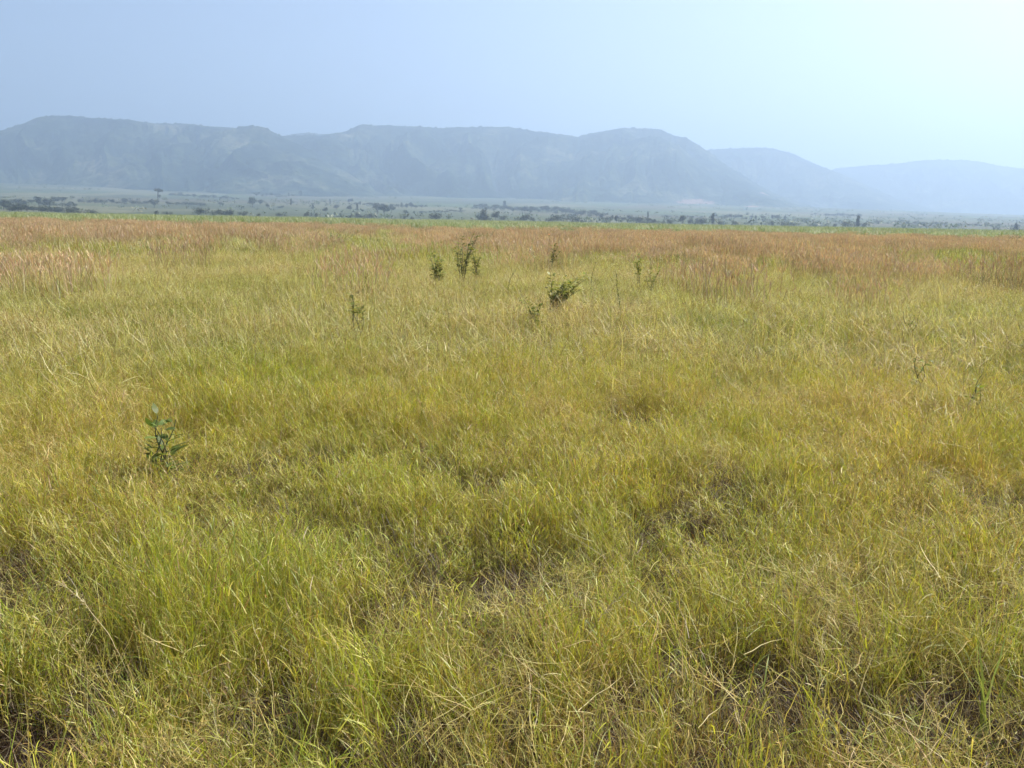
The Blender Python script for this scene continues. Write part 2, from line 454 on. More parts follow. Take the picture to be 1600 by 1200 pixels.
GAIN = np.array([1.30, 1.24, 0.98])
STRAWS_FULL = STRAWS.copy(); STRAWS *= 0.82
near = []
for k in range(5):      # 0-4 upright green tufts with a thatch of dead blades at the base
    b = Bag(); tuft(b, 70, 0.12, (0.12, 0.38), (0.002, 0.0048), 0.42, (0.1, 1.5), 5, G1)
    tuft(b, 22, 0.12, (0.10, 0.25), (0.002, 0.004), 0.6, (0.2, 1.6), 4, [(STRAWS, 0.4), (BROWNS, 0.4), (GREENS, 0.2)])
    near.append(b.mesh('tuft_a', M_grass))
for k in range(4):      # 5-8 leafy stemmed grass
    b = Bag(); leafy_stems(b, 14, 0.10, (0.18, 0.44), G1, leaf=(0.05, 0.13), lw=(0.003, 0.006), per=8)
    tuft(b, 20, 0.12, (0.10, 0.28), (0.002, 0.004), 0.5, (0.2, 1.4), 4, G2)
    near.append(b.mesh('tuft_b', M_grass))
for k in range(3):      # 9-11 dry tangles
    b = Bag(); tangle(b, 40, 0.16, (0.06, 0.26), (0.0014, 0.0035), SD + [(GREENS, 0.25)])
    tuft(b, 16, 0.12, (0.15, 0.36), (0.0015, 0.0035), 0.5, (0.3, 1.5), 5, SD)
    near.append(b.mesh('tuft_c', M_grass))
for k in range(3):      # 12-14 seeding stalks
    b = Bag(); seed_stalks(b, 4, 0.10, (0.45, 0.70), 0.28, [(STRAWS, 0.5), (GREENS, 0.5)], [(STRAWS, 0.8), (BROWNS, 0.2)])
    tuft(b, 24, 0.10, (0.2, 0.4), (0.002, 0.0045), 0.35, (0.2, 1.2), 5, G1)
    near.append(b.mesh('tuft_d', M_grass))
STRAWS[:] = STRAWS_FULL
C_near = proto_collection('grass_tuft', near)

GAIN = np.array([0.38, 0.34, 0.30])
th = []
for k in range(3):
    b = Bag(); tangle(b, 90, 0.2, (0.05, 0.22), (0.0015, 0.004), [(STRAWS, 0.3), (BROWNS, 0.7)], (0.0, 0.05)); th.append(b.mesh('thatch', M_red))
C_thatch = proto_collection('thatch', th)
GAIN = np.array([1.04, 1.09, 1.02])
mid = []
for k in range(5):
    b = Bag(); tuft(b, 260, 0.34, (0.08, 0.27), (0.003, 0.0065), 0.6, (0.1, 1.4), 4, G1, outward=0.1)
    tangle(b, 40, 0.34, (0.08, 0.28), (0.003, 0.006), SD, (0.05, 0.26))
    mid.append(b.mesh('mid_a', M_grass))
for k in range(4):
    b = Bag(); tuft(b, 200, 0.34, (0.08, 0.26), (0.003, 0.006), 0.65, (0.2, 1.5), 4, G2, outward=0.1)
    tangle(b, 90, 0.34, (0.08, 0.3), (0.003, 0.006), SD, (0.05, 0.26))
    mid.append(b.mesh('mid_b', M_grass))
for k in range(2):
    b = Bag(); tuft(b, 190, 0.34, (0.08, 0.28), (0.003, 0.0065), 0.6, (0.1, 1.4), 4, G1, outward=0.1)
    seed_stalks(b, 9, 0.3, (0.45, 0.68), 0.3, [(STRAWS, 0.5), (GREENS, 0.5)], SD, spik=14, spl=(0.02, 0.035), spw=(0.004, 0.006), sw=0.004)
    mid.append(b.mesh('mid_c', M_grass))
C_mid = proto_collection('grass_patch', mid)

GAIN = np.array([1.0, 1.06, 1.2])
far = []
for k in range(4):
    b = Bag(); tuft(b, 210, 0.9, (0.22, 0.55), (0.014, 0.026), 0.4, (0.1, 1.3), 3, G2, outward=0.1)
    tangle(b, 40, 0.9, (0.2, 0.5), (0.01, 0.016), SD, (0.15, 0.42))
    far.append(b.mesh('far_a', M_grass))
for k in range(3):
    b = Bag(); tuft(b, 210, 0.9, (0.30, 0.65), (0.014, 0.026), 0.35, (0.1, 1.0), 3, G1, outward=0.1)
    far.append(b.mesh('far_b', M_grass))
C_far = proto_collection('grass_sward', far)

GAIN = np.array([1.0, 1.0, 1.0])
red = []
for k in range(6):
    b = Bag()
    n = 120; base = disc(n, 0.8); L = rng.uniform(0.65, 1.12, n); az = rng.random(n) * 6.28
    pos = b.ribbons(base, az, np.abs(rng.normal(0, 0.13, n)), rng.uniform(0.05, 0.5, n), L, np.full(n, 0.008), 4, pick(n, [(STRAWS, 0.7), (REDS, 0.6)]), prof=np.ones(5))
    tip = pos[:, 3] * 0.7 + pos[:, 4] * 0.3
    for q in range(4):
        b.ribbons(tip + rng.normal(0, 0.01, (n, 3)), rng.random(n) * 6.28, rng.uniform(0.1, 0.7, n), rng.uniform(0, 0.7, n), rng.uniform(0.10, 0.22, n),
                  rng.uniform(0.008, 0.015, n), 3, pick(n, [(REDS, 1.0), (STRAWS, 0.15)]), rng.normal(0, 0.6, n), prof=np.array([0.4, 1, 0.8, 0.1]))
    tuft(b, 120, 0.8, (0.35, 0.8), (0.012, 0.02), 0.3, (0.1, 1.0), 3, [(GREENS, 0.5), (STRAWS, 0.4), (BROWNS, 0.2)], outward=0.1)
    red.append(b.mesh('red_a', M_red))
C_red = proto_collection('red_clump', red)

cane = []
for k in range(4):
    b = Bag(); n = 46
    tuft(b, n * 5, 1.3, (0.8, 1.75), (0.03, 0.055), 0.25, (0.3, 1.7), 4, [(CANES, 0.92), (STRAWS, 0.08)], outward=0.1)
    cane.append(b.mesh('cane_a', M_cane))
C_cane = proto_collection('cane_stand', cane)

# ------------------------------------------------------------------ scatter with geometry nodes
def scatter(name, pts, rot, scl, idx, coll, **tags):
    me = bpy.data.meshes.new(name)
    me.vertices.add(len(pts)); me.vertices.foreach_set('co', np.asarray(pts, np.float32).ravel())
    a = me.attributes.new('rot', 'FLOAT_VECTOR', 'POINT'); a.data.foreach_set('vector', np.asarray(rot, np.float32).ravel())
    a = me.attributes.new('scl', 'FLOAT_VECTOR', 'POINT'); a.data.foreach_set('vector', np.asarray(scl, np.float32).ravel())
    a = me.attributes.new('idx', 'INT', 'POINT'); a.data.foreach_set('value', np.asarray(idx, np.int32))
    o = link(name, me); tag(o, **tags)
    ng = bpy.data.node_groups.new(name + '_nodes', 'GeometryNodeTree')
    ng.interface.new_socket('Geometry', in_out='INPUT', socket_type='NodeSocketGeometry')
    ng.interface.new_socket('Geometry', in_out='OUTPUT', socket_type='NodeSocketGeometry')
    gi = ng.nodes.new('NodeGroupInput'); go = ng.nodes.new('NodeGroupOutput')
    iop = ng.nodes.new('GeometryNodeInstanceOnPoints')
    ci = ng.nodes.new('GeometryNodeCollectionInfo'); ci.inputs['Collection'].default_value = coll
    ci.inputs['Separate Children'].default_value = True; ci.inputs['Reset Children'].default_value = True
    def named(nm, ty):
        n = ng.nodes.new('GeometryNodeInputNamedAttribute'); n.data_type = ty; n.inputs['Name'].default_value = nm; return n.outputs[0]
    L = ng.links.new
    L(gi.outputs[0], iop.inputs['Points']); L(ci.outputs[0], iop.inputs['Instance'])
    iop.inputs['Pick Instance'].default_value = True
    L(named('idx', 'INT'), iop.inputs['Instance Index'])
    L(named('rot', 'FLOAT_VECTOR'), iop.inputs['Rotation']); L(named('scl', 'FLOAT_VECTOR'), iop.inputs['Scale'])
    L(iop.outputs[0], go.inputs[0])
    md = o.modifiers.new('scatter', 'NODES'); md.node_group = ng
    return o

def wedge(r0, r1, dens, half=R_(46), oy=-3.0):
    """uniform points, 'dens' per square metre, in the ring r0..r1 round the camera, within +-half of the view"""
    area = half * ((r1 + 3) ** 2 - max(r0, 0) ** 2)
    n = int(area * dens)
    r = np.sqrt(rng.random(n) * ((r1 + 3) ** 2 - max(r0, 0) ** 2) + max(r0, 0) ** 2)
    a = rng.uniform(-half, half, n)
    x = r * np.sin(a); y = r * np.cos(a) + oy
    rr = np.hypot(x, y)
    k = (rr >= r0) & (rr < r1) & (y > 1.2)
    return x[k], y[k]

# hollows and bare spots seen in the photograph: (px, py, radius m, depth)
HOLES = [(-10, 1185, 0.26, 1.0), (375, 1135, 0.17, 1.0), (700, 915, 0.20, 0.75), (1105, 815, 0.30, 0.75),
         (1105, 1055, 0.22, 1.0), (1345, 1130, 0.20, 1.0), (1520, 745, 0.35, 0.7), (90, 925, 0.25, 0.65), (1540, 1120, 0.18, 1.0), (560, 900, 0.16, 0.6), (920, 1175, 0.12, 0.7),
         (230, 940, 0.2, 0.6), (1330, 545, 0.7, 0.7), (1200, 545, 0.5, 0.5), (990, 650, 0.35, 0.6), (1190, 1180, 0.15, 0.8)]
hol = [(hit(a, b, 0.12), r, d) for a, b, r, d in HOLES]
def hollow(x, y):
    m = np.zeros_like(x)
    for p, r, d in hol:
        q = np.hypot(x - p.x, y - p.y) / r
        m = np.maximum(m, d * np.exp(-(q ** 2.5)))
    return m

def clump(x, y, s, seed):
    return fbm(x / s, y / s, 3, seed)

def attrs(x, y, n_idx, zs=(0.8, 1.2), tilt=0.12, zfac=None):
    n = len(x)
    z = ground_z(x, y)
    pts = np.stack([x, y, z - 0.01], -1)
    rot = np.stack([rng.normal(0, tilt, n), rng.normal(0, tilt, n), rng.random(n) * 6.283], -1)
    s = rng.uniform(*zs, n)
    sz = s if zfac is None else s * zfac
    return pts, rot, np.stack([s, s, sz], -1)

# near tufts
x, y = wedge(1.5, 11.0, 235)
h = hollow(x, y); c = clump(x, y, 0.42, 50); c2 = clump(x, y, 1.7, 51)
r = np.hypot(x, y)
p = np.clip(0.50 + 2.2 * (0.5 * c + 0.5 * clump(x, y, 0.22, 56) - 0.38), 0.28, 1) * (1 - h)
r = np.hypot(x, y)
front = 1 - smooth(2.7, 3.9, r)
p = p * (1 - front) + front * np.clip(0.42 + 3.4 * (clump(x, y, 0.20, 55) - 0.46), 0.14, 1) * (1 - h)
p *= np.where(r > 7, 1 - (r - 7) / 4.0, 1)
k = rng.random(len(x)) < p
x, y, h, c, c2, front = x[k], y[k], h[k], c[k], c2[k], front[k]
zf = (1 + 0.45 * front) * np.clip(0.38 + 1.0 * c + 0.35 * (c2 - 0.5) * 2, 0.40, 1.3) * (1 - 0.5 * h)
u = rng.random(len(x)); dry = clump(x, y, 1.1, 60)
idx = np.where(u < 0.42, rng.integers(0, 5, len(x)), np.where(u < 0.80, rng.integers(5, 9, len(x)), np.where(u < 0.90, rng.integers(9, 12, len(x)), rng.integers(12, 15, len(x)))))
idx = np.where((dry > 0.60) & (rng.random(len(x)) < 0.5), rng.integers(9, 12, len(x)), idx)
scatter('grass', *attrs(x, y, 15, (0.55, 0.95), 0.16, zf), idx, C_near, kind='stuff', label='tangled yellow green grass nearest the camera', category='grass')

# dead thatch lying on the soil
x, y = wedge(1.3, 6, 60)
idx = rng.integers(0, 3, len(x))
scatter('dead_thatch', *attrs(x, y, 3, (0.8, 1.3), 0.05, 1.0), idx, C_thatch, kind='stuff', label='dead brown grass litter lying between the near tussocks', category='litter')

# mid patches
x, y = wedge(7.0, 36, 15)
r = np.hypot(x, y)
c = clump(x, y, 0.8, 70); c2 = clump(x, y, 4, 71); h = hollow(x, y)
p = np.clip(0.35 + 2.0 * (c - 0.32), 0.2, 1) * (1 - 0.8 * h) * np.where(r < 11, (r - 7) / 4.0, 1) * np.where(r > 30, 1 - (r - 30) / 6, 1)
k = rng.random(len(x)) < p
x, y, c, c2, h = x[k], y[k], c[k], c2[k], h[k]
zf = np.clip(0.60 + 0.8 * c + 0.5 * (c2 - 0.5), 0.5, 1.4) * (1 - 0.5 * h)
u = rng.random(len(x)); dry = clump(x, y, 2.2, 60)
idx = np.where(u < 0.6, rng.integers(0, 5, len(x)), np.where(u < 0.88, rng.integers(5, 9, len(x)), rng.integers(9, 11, len(x))))
idx = np.where((dry > 0.57) & (rng.random(len(x)) < 0.55), rng.integers(5, 9, len(x)), idx)
scatter('grass', *attrs(x, y, 11, (0.85, 1.25), 0.10, zf), idx, C_mid, kind='stuff', label='matted pasture grass across the middle of the field', category='grass')

# far sward
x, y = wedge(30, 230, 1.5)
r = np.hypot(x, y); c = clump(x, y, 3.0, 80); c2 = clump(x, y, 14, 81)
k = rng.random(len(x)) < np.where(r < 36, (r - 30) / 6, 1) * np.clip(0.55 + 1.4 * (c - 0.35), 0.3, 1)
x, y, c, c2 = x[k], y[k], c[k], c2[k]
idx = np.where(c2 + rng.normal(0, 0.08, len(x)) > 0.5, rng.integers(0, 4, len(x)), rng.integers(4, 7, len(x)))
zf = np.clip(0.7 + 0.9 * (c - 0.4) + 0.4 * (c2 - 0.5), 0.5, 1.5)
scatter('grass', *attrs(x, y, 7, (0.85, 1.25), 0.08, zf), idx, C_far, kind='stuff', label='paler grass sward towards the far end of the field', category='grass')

# tall red brown grass in broken drifts
x, y = wedge(15, 140, 2.4)
r = np.hypot(x, y); az = np.arctan2(x, y)
c = clump(x, y * 0.6, 9.0, 90); c2 = clump(x, y, 2.0, 91)
edge = 36 - 8 * smooth(-0.1, 0.25, az) + 9 * (c - 0.5) * 2          # drifts start nearer on the right
band = smooth(edge - 12, edge + 30, r) * (1 - 0.85 * smooth(100, 130, r))
dens = (0.02 + band * np.clip(0.08 + 3.4 * (c - 0.48) + 0.26 * smooth(-0.05, 0.2, az), 0.03, 0.7)) * np.clip(0.6 + (c2 - 0.4) * 2, 0.25, 1)
k = (rng.random(len(x)) < dens) & (r > 17)
x, y, c2 = x[k], y[k], c2[k]
idx = rng.integers(0, 6, len(x))
scatter('red_grass', *attrs(x, y, 6, (0.75, 1.15), 0.05, 0.50 + 0.60 * c2), idx, C_red, kind='stuff', label='tall reddish brown seeding grass in a band across the far field', category='grass')

# green cane field behind
x, y = wedge(110, 300, 0.45, half=R_(50))
r = np.hypot(x, y); c = clump(x, y, 8, 95); c2 = clump(x, y, 30, 96)
k = rng.random(len(x)) < smooth(106, 128, r) * np.where(r > 200, 0.6, 1)
x, y, r, c, c2 = x[k], y[k], r[k], c[k], c2[k]
idx = rng.integers(0, 4, len(x))
scatter('sugar_cane', *attrs(x, y, 4, (0.82, 1.24), 0.04, 0.62 + 0.25 * c + 0.22 * (c2 - 0.5) + 0.12 * smooth(110, 260, r)), idx, C_cane, kind='stuff', label='bright green strip of cane closing off the field', category='crop')

# ------------------------------------------------------------------ small plants standing in the field
def tube(path, radii, sides=5):
    path = np.asarray(path, float); V = []; n = len(path)
    for i, p in enumerate(path):
        d = path[min(i + 1, n - 1)] - path[max(i - 1, 0)]; d /= np.linalg.norm(d) + 1e-9
        a = np.cross(d, [0.3, 0.9, 0.1]); a /= np.linalg.norm(a) + 1e-9; b = np.cross(d, a)
        for k in range(sides):
            t = 2 * math.pi * k / sides
            V.append(p + radii[i] * (math.cos(t) * a + math.sin(t) * b))
    Fc = [[i * sides + k, i * sides + (k + 1) % sides, (i + 1) * sides + (k + 1) % sides, (i + 1) * sides + k] for i in range(n - 1) for k in range(sides)]
    return np.array(V), np.array(Fc)

def join(parts):
    V = []; Fc = []; n = 0
    for v, f in parts:
        V.append(v); Fc.append(f + n); n += len(v)
    return np.concatenate(V), np.concatenate(Fc)

LEAFPROF = np.array([0.12, 0.75, 1.0, 0.85, 0.5, 0.05])
def leafy_plant(name, px, py, height, spread, stems, leaf_l, leaf_w, per, label, category='weed', group=None, cols=None, droop=(0.2, 1.2), bare=0.25, lean=(0, 0), name_leaf='foliage', zb=0.0, folded=True):
    h0 = hit(px, py, zb); x0, y0 = h0.x, h0.y
    z0 = gz(x0, y0)
    r = root(name, (x0, y0, z0), 0, label=label, category=category, group=group)
    if cols is None: cols = np.array([(0.12, 0.15, 0.03), (0.14, 0.18, 0.035), (0.17, 0.20, 0.05)])
    tubes = []; b = Bag()
    for s in range(stems):
        a = random.random() * 6.28; k = spread * random.uniform(0.2, 1.0)
        hh = height * random.uniform(0.7, 1.0) if s else height
        n = 9; pth = []
        for i in range(n):
            t = i / (n - 1)
            pth.append((k * math.cos(a) * t ** 1.3 + lean[0] * t * t + 0.03 * math.sin(6 * t + s * 2.1), k * math.sin(a) * t ** 1.3 + lean[1] * t * t, hh * t))
        pth = np.array(pth)
        tubes.append(tube(pth, np.linspace(0.006, 0.0022, n) * (0.7 + height * 0.8)))
        m = per
        f = np.sort(rng.uniform(bare, 1.0, m)) * (n - 1); i = np.clip(f.astype(int), 0, n - 2); fr = (f - i)[:, None]
        base = pth[i] * (1 - fr) + pth[i + 1] * fr
        az = np.arange(m) * 2.4 + rng.normal(0, 0.5, m)
        L = rng.uniform(*leaf_l, m) * (1.15 - 0.5 * f / n)
        # short leaf stalk, then the leaf
        st = L * 0.35
        pos = b.ribbons(base, az, np.full(m, 0.9), np.full(m, 0.2), st, np.full(m, 0.003), 2, pick(m, [(cols, 1)]), prof=np.ones(3))
        b.ribbons(pos[:, -1], az, rng.uniform(0.7, 1.5, m), rng.uniform(*droop, m), L, rng.uniform(*leaf_w, m), 5, pick(m, [(cols, 1)]), rng.normal(0, 0.35, m), prof=LEAFPROF)
    V, Fc = join(tubes)
    link('stem', mesh_from('stem', V, Fc, M_stem), r)
    link(name_leaf, b.mesh('foliage', M_weed), r)
    return r

BR = np.array([(0.22, 0.24, 0.055), (0.28, 0.29, 0.08), (0.17, 0.19, 0.05), (0.33, 0.31, 0.12)])
GY = np.array([(0.16, 0.18, 0.085), (0.20, 0.22, 0.11), (0.13, 0.155, 0.07)])
leafy_plant('broadleaf_weed', 256, 768, 0.44, 0.11, 5, (0.09, 0.13), (0.038, 0.05), 10, 'dark green broad-leaved weed standing alone in the near left grass', zb=0.0, bare=0.25, droop=(0.1, 0.9),
            cols=np.array([(0.10, 0.14, 0.03), (0.12, 0.16, 0.035), (0.15, 0.19, 0.05)]))
leafy_plant('shrub', 722, 448, 1.36, 0.44, 9, (0.10, 0.15), (0.045, 0.065), 22, 'tallest dark spindly shrub in the middle of the field, its top leaning right', 'shrub', bare=0.3, lean=(0.18, 0), cols=np.concatenate([BR, BR * 0.6]))
leafy_plant('shrub', 744, 444, 0.92, 0.18, 6, (0.10, 0.15), (0.05, 0.07), 22, 'small leafy shrub close against the right side of the tallest shrub', 'shrub', cols=BR)
leafy_plant('shrub', 687, 456, 0.85, 0.24, 8, (0.10, 0.16), (0.05, 0.075), 22, 'rounded yellow green shrub left of the tallest shrub', 'shrub', cols=BR * 1.25)
leafy_plant('broadleaf_weed', 861, 428, 0.98, 0.16, 4, (0.10, 0.15), (0.05, 0.065), 20, 'thin weed with dark upper leaves in front of the red grass', 'weed', lean=(0.10, 0), bare=0.45, cols=np.concatenate([BR, BR * 0.6]))
leafy_plant('bush', 864, 496, 0.70, 0.50, 18, (0.10, 0.15), (0.04, 0.06), 20, 'low spreading leafy bush with drooping shiny leaves, right of centre', 'bush', cols=np.concatenate([BR * 0.75, BR]), lean=(0.26, 0), bare=0.3)
leafy_plant('broadleaf_weed', 834, 520, 0.50, 0.14, 6, (0.07, 0.12), (0.03, 0.045), 14, 'small dark weed just below and left of the low spreading bush', 'weed')
leafy_plant('broadleaf_weed', 997, 458, 0.86, 0.07, 3, (0.11, 0.15), (0.05, 0.06), 20, 'upright weed with a pale leafy head, right of the spreading bush', 'weed', bare=0.5, cols=BR)
leafy_plant('broadleaf_weed', 1016, 463, 0.66, 0.18, 5, (0.09, 0.12), (0.04, 0.05), 12, 'short weed beside the foot of the pale headed weed', 'weed', bare=0.5, cols=BR)
leafy_plant('broadleaf_weed', 561, 544, 0.68, 0.13, 5, (0.07, 0.11), (0.03, 0.045), 13, 'bushy topped dark weed in the pasture left of centre', 'weed', bare=0.62, cols=np.concatenate([BR, BR * 0.6]))
leafy_plant('broadleaf_weed', 1420, 530, 0.42, 0.14, 3, (0.05, 0.09), (0.02, 0.035), 8, 'small dark weed in the matted grass towards the right edge', 'weed')
leafy_plant('broadleaf_weed', 1432, 625, 0.40, 0.08, 3, (0.05, 0.10), (0.02, 0.035), 8, 'little green weed with one pale upright leaf, right side of the field', 'weed')
leafy_plant('broadleaf_weed', 1515, 660, 0.42, 0.08, 3, (0.05, 0.10), (0.02, 0.035), 8, 'short dark weed near the right edge beyond the grass hollow', 'weed')
leafy_plant('shrub', 1075, 420, 0.75, 0.7, 9, (0.05, 0.09), (0.03, 0.04), 14, 'loose grey green shrub in front of the red grass, right of centre', 'shrub', cols=GY)
leafy_plant('shrub', 760, 392, 1.1, 1.0, 14, (0.09, 0.14), (0.05, 0.07), 16, 'wide grey green shrub behind the tallest shrub', 'shrub', cols=GY)
leafy_plant('shrub', 525, 392, 1.0, 1.2, 14, (0.09, 0.14), (0.05, 0.07), 14, 'wide low green shrub among the red grass left of centre', 'shrub', cols=GY)
leafy_plant('shrub', 410, 398, 0.95, 0.4, 6, (0.08, 0.13), (0.04, 0.06), 12, 'upright grey green shrub at the left of the red grass', 'shrub', cols=GY)
leafy_plant('shrub', 1583, 392, 1.2, 0.7, 12, (0.12, 0.18), (0.06, 0.09), 16, 'dark shrub in the red grass at the right edge', 'shrub', cols=GY * 0.6)
leafy_plant('shrub', 256, 412, 0.7, 0.9, 10, (0.08, 0.13), (0.03, 0.05), 12, 'low green shrub among brown grass on the left', 'shrub', cols=GY)
leafy_plant('shrub', 1305, 402, 0.9, 0.35, 5, (0.10, 0.13), (0.04, 0.06), 12, 'small green shrub in the right part of the red grass', 'shrub', cols=GY)

# grass stalks and stems that stand out singly
def spike(name, px, py, h, lean, label, thick=0.0038, fuzz=0.03, col=BR * 0.7, cat='weed', n=50, f0=0.35):
    h0 = hit(px, py, 0.0); z0 = gz(h0.x, h0.y)
    r = root(name, (h0.x, h0.y, z0), 0, label=label, category=cat)
    t = np.linspace(0, 1, 8); pth = np.stack([lean * t ** 1.8 + 0.012 * np.sin(7 * t), 0 * t, h * t], -1)
    V, Fc = tube(pth, np.linspace(thick, thick * 0.4, 8))
    link('stem', mesh_from('stem', V, Fc, M_stem), r)
    b = Bag(); f = rng.uniform(f0, 1, n)
    base = np.stack([lean * f ** 1.8 + 0.012 * np.sin(7 * f), 0 * f, h * f], -1)
    b.ribbons(base, rng.random(n) * 6.28, rng.uniform(0.2, 1.2, n), rng.uniform(0, 0.8, n), rng.uniform(fuzz * 0.6, fuzz * 1.5, n), np.full(n, fuzz * 0.4), 3, pick(n, [(col, 1)]), rng.normal(0, .5, n), prof=np.array([0.4, 1, 0.8, 0.1]))
    link('leaves', b.mesh('leaves', M_weed), r)
spike('weed_stem', 791, 470, 0.62, 0.16, 'single dark leaning stem between the rounded shrub and the spreading bush')
spike('weed_stem', 921, 482, 0.88, 0.08, 'thin straight dark stem just right of the spreading bush', fuzz=0.035)
spike('weed_stem', 969, 512, 0.80, -0.10, 'fuzzy dark stem standing below the pale headed weed', fuzz=0.035, n=80)
spike('weed_stem', 578, 392, 1.0, 0.05, 'short dark upright stem in front of the red grass left of centre', thick=0.01, fuzz=0.05)
spike('weed_stem', 1495, 452, 1.15, 0.10, 'tall thin bare stem in the right part of the field', thick=0.006, fuzz=0.02, n=14, f0=0.6)

def stalk(px, py, h, az, th, bend, label, seed_len=0.3, w=0.004, zb=0.0, pal=STRAWS):
    h0 = hit(px, py, zb)
    b = Bag(); one = np.ones(1)
    pos = b.ribbons(np.zeros((1, 3)), one * az, one * th, one * bend, one * h, one * w, 22, pick(1, [(pal, 1)]) * 1.1, prof=np.linspace(1, 0.45, 23))
    r = root('grass_stalk', (h0.x, h0.y, gz(h0.x, h0.y)), 0, label=label, category='grass stalk')
    link('stalk', b.mesh('stalk', M_weed), r)
    hd = Bag(); n = 64; f = rng.uniform(1 - seed_len, 1, n) * 22; i = np.clip(f.astype(int), 0, 21); fr = (f - i)[:, None]
    p = pos[0, i] * (1 - fr) + pos[0, i + 1] * fr
    hd.ribbons(p, rng.normal(az, 0.8, n), rng.uniform(th + bend * 0.5, th + bend + 0.5, n), rng.uniform(0, 0.5, n), rng.uniform(0.012, 0.03, n), rng.uniform(0.002, 0.004, n), 2,
               pick(n, [(STRAWS, 1)]), rng.normal(0, 0.6, n), prof=np.array([0.5, 1, 0.1]))
    link('seed_head', hd.mesh('seed_head', M_weed), r)
stalk(1566, 985, 0.85, math.pi, 0.02, 1.2, 'long pale arching grass stalk near the right edge', 0.35, 0.0045)
stalk(215, 1110, 0.50, math.pi * 0.98, 0.25, 0.9, 'pale broken straw stalk leaning left in the near left corner', 0.3, 0.005)
stalk(860, 1120, 0.50, 0.1, 0.25, 0.5, 'bent straw stalk with a seed head in the near centre', 0.4, 0.004)
stalk(770, 880, 0.62, 0.3, 0.05, 0.3, 'upright pale seeding stalk in the near centre', 0.3, 0.004)
stalk(1000, 760, 0.55, 2.8, 0.1, 0.6, 'pale stalk bending left beyond the near centre grass', 0.3, 0.004)
stalk(400, 640, 0.75, 1.5, 0.02, 0.2, 'straight pale stalk with a feathery head left of centre', 0.3, 0.006)
stalk(425, 600, 0.80, 1.5, 0.02, 0.3, 'taller pale feathery stalk behind the straight one', 0.3, 0.007)

# broad grass blade in the near right corner
h0 = hit(1530, 1180, 0.0); b = Bag()
n = 7
b.ribbons(disc(n, 0.03), np.array([2.6, 2.9, 0.5, 3.4, 1.2, 2.2, 5.0]), np.full(n, 0.12), rng.uniform(0.2, 0.9, n), rng.uniform(0.28, 0.44, n), rng.uniform(0.010, 0.016, n), 8,
          pick(n, [(np.array([(0.26, 0.31, 0.08), (0.31, 0.34, 0.11)]), 1)]), rng.normal(0, 0.5, n))
o = link('broad_grass', b.mesh('broad_grass', M_weed), loc=(h0.x, h0.y, gz(h0.x, h0.y)))
tag(o, label='tuft of broad pale grass blades in the near right corner', category='grass tuft')

# orange blossom above the red grass
h0 = hit(857, 412, 0.0)
r = root('flower', (h0.x, h0.y, gz(h0.x, h0.y)), 0, label='single small orange white flower above the red grass', category='flower')
V, Fc = tube([(0, 0, 0), (0.01, 0, 0.5), (0, 0, 1.12)], [0.006, 0.005, 0.004]); link('stem', mesh_from('stem', V, Fc, M_stem), r)
b = Bag(); n = 12
b.ribbons(np.tile([0, 0, 1.12], (n, 1)), np.arange(n) * 0.55, np.full(n, 0.9), np.full(n, 0.5), np.full(n, 0.05), np.full(n, 0.03), 3, np.tile([(0.85, 0.5, 0.3)], (n, 1)), prof=np.array([0.4, 1, 0.9, 0.2]))
link('petals', b.mesh('petals', M_weed), r)

# ------------------------------------------------------------------ trees on the plain
TREEC = np.array([(0.05, 0.062, 0.034), (0.068, 0.08, 0.042), (0.04, 0.05, 0.03), (0.09, 0.095, 0.055)])
def crown_mesh(lobes, leaf=0.5, n=900, cols=TREEC):
    """leaf clusters spread through a few uneven lobes: (cx, cy, cz, rx, ry, rz)"""
    b = Bag(); w = np.array([l[3] * l[4] * l[5] for l in lobes]) ** 0.7; w /= w.sum()
    k = rng.choice(len(lobes), n, p=w); lb = np.array(lobes)[k]
    d = rng.normal(0, 1, (n, 3)); d /= np.linalg.norm(d, axis=1)[:, None]
    rad = rng.random(n) ** 0.45 * (0.82 + 0.3 * rng.random(n))
    p = lb[:, :3] + d * lb[:, 3:] * rad[:, None]
    b.ribbons(p, rng.random(n) * 6.28, rng.uniform(0.4, 2.0, n), rng.uniform(0, 0.8, n), rng.uniform(leaf * 0.7, leaf * 1.5, n), rng.uniform(leaf * 0.6, leaf * 1.2, n), 2,
              pick(n, [(cols, 1)]), rng.normal(0, 0.8, n), prof=np.array([0.5, 1, 0.4]))
    return b.mesh('crown', M_tree)

def trunk_mesh(h, r, limbs):
    parts = [tube([(0, 0, -0.3), (0.05 * h * 0.2, 0, h * 0.3), (0, 0.02 * h, h * 0.6), (0.02 * h, 0, h)], [r * 1.2, r, r * 0.8, r * 0.4])]
    for (x, y, z, z0) in limbs:
        parts.append(tube([(0, 0, z0), (x * 0.5, y * 0.5, (z0 + z) / 2 + 0.1), (x, y, z)], [r * 0.5, r * 0.35, r * 0.15]))
    V, Fc = join(parts)
    return mesh_from('trunk', V, Fc, M_bark)

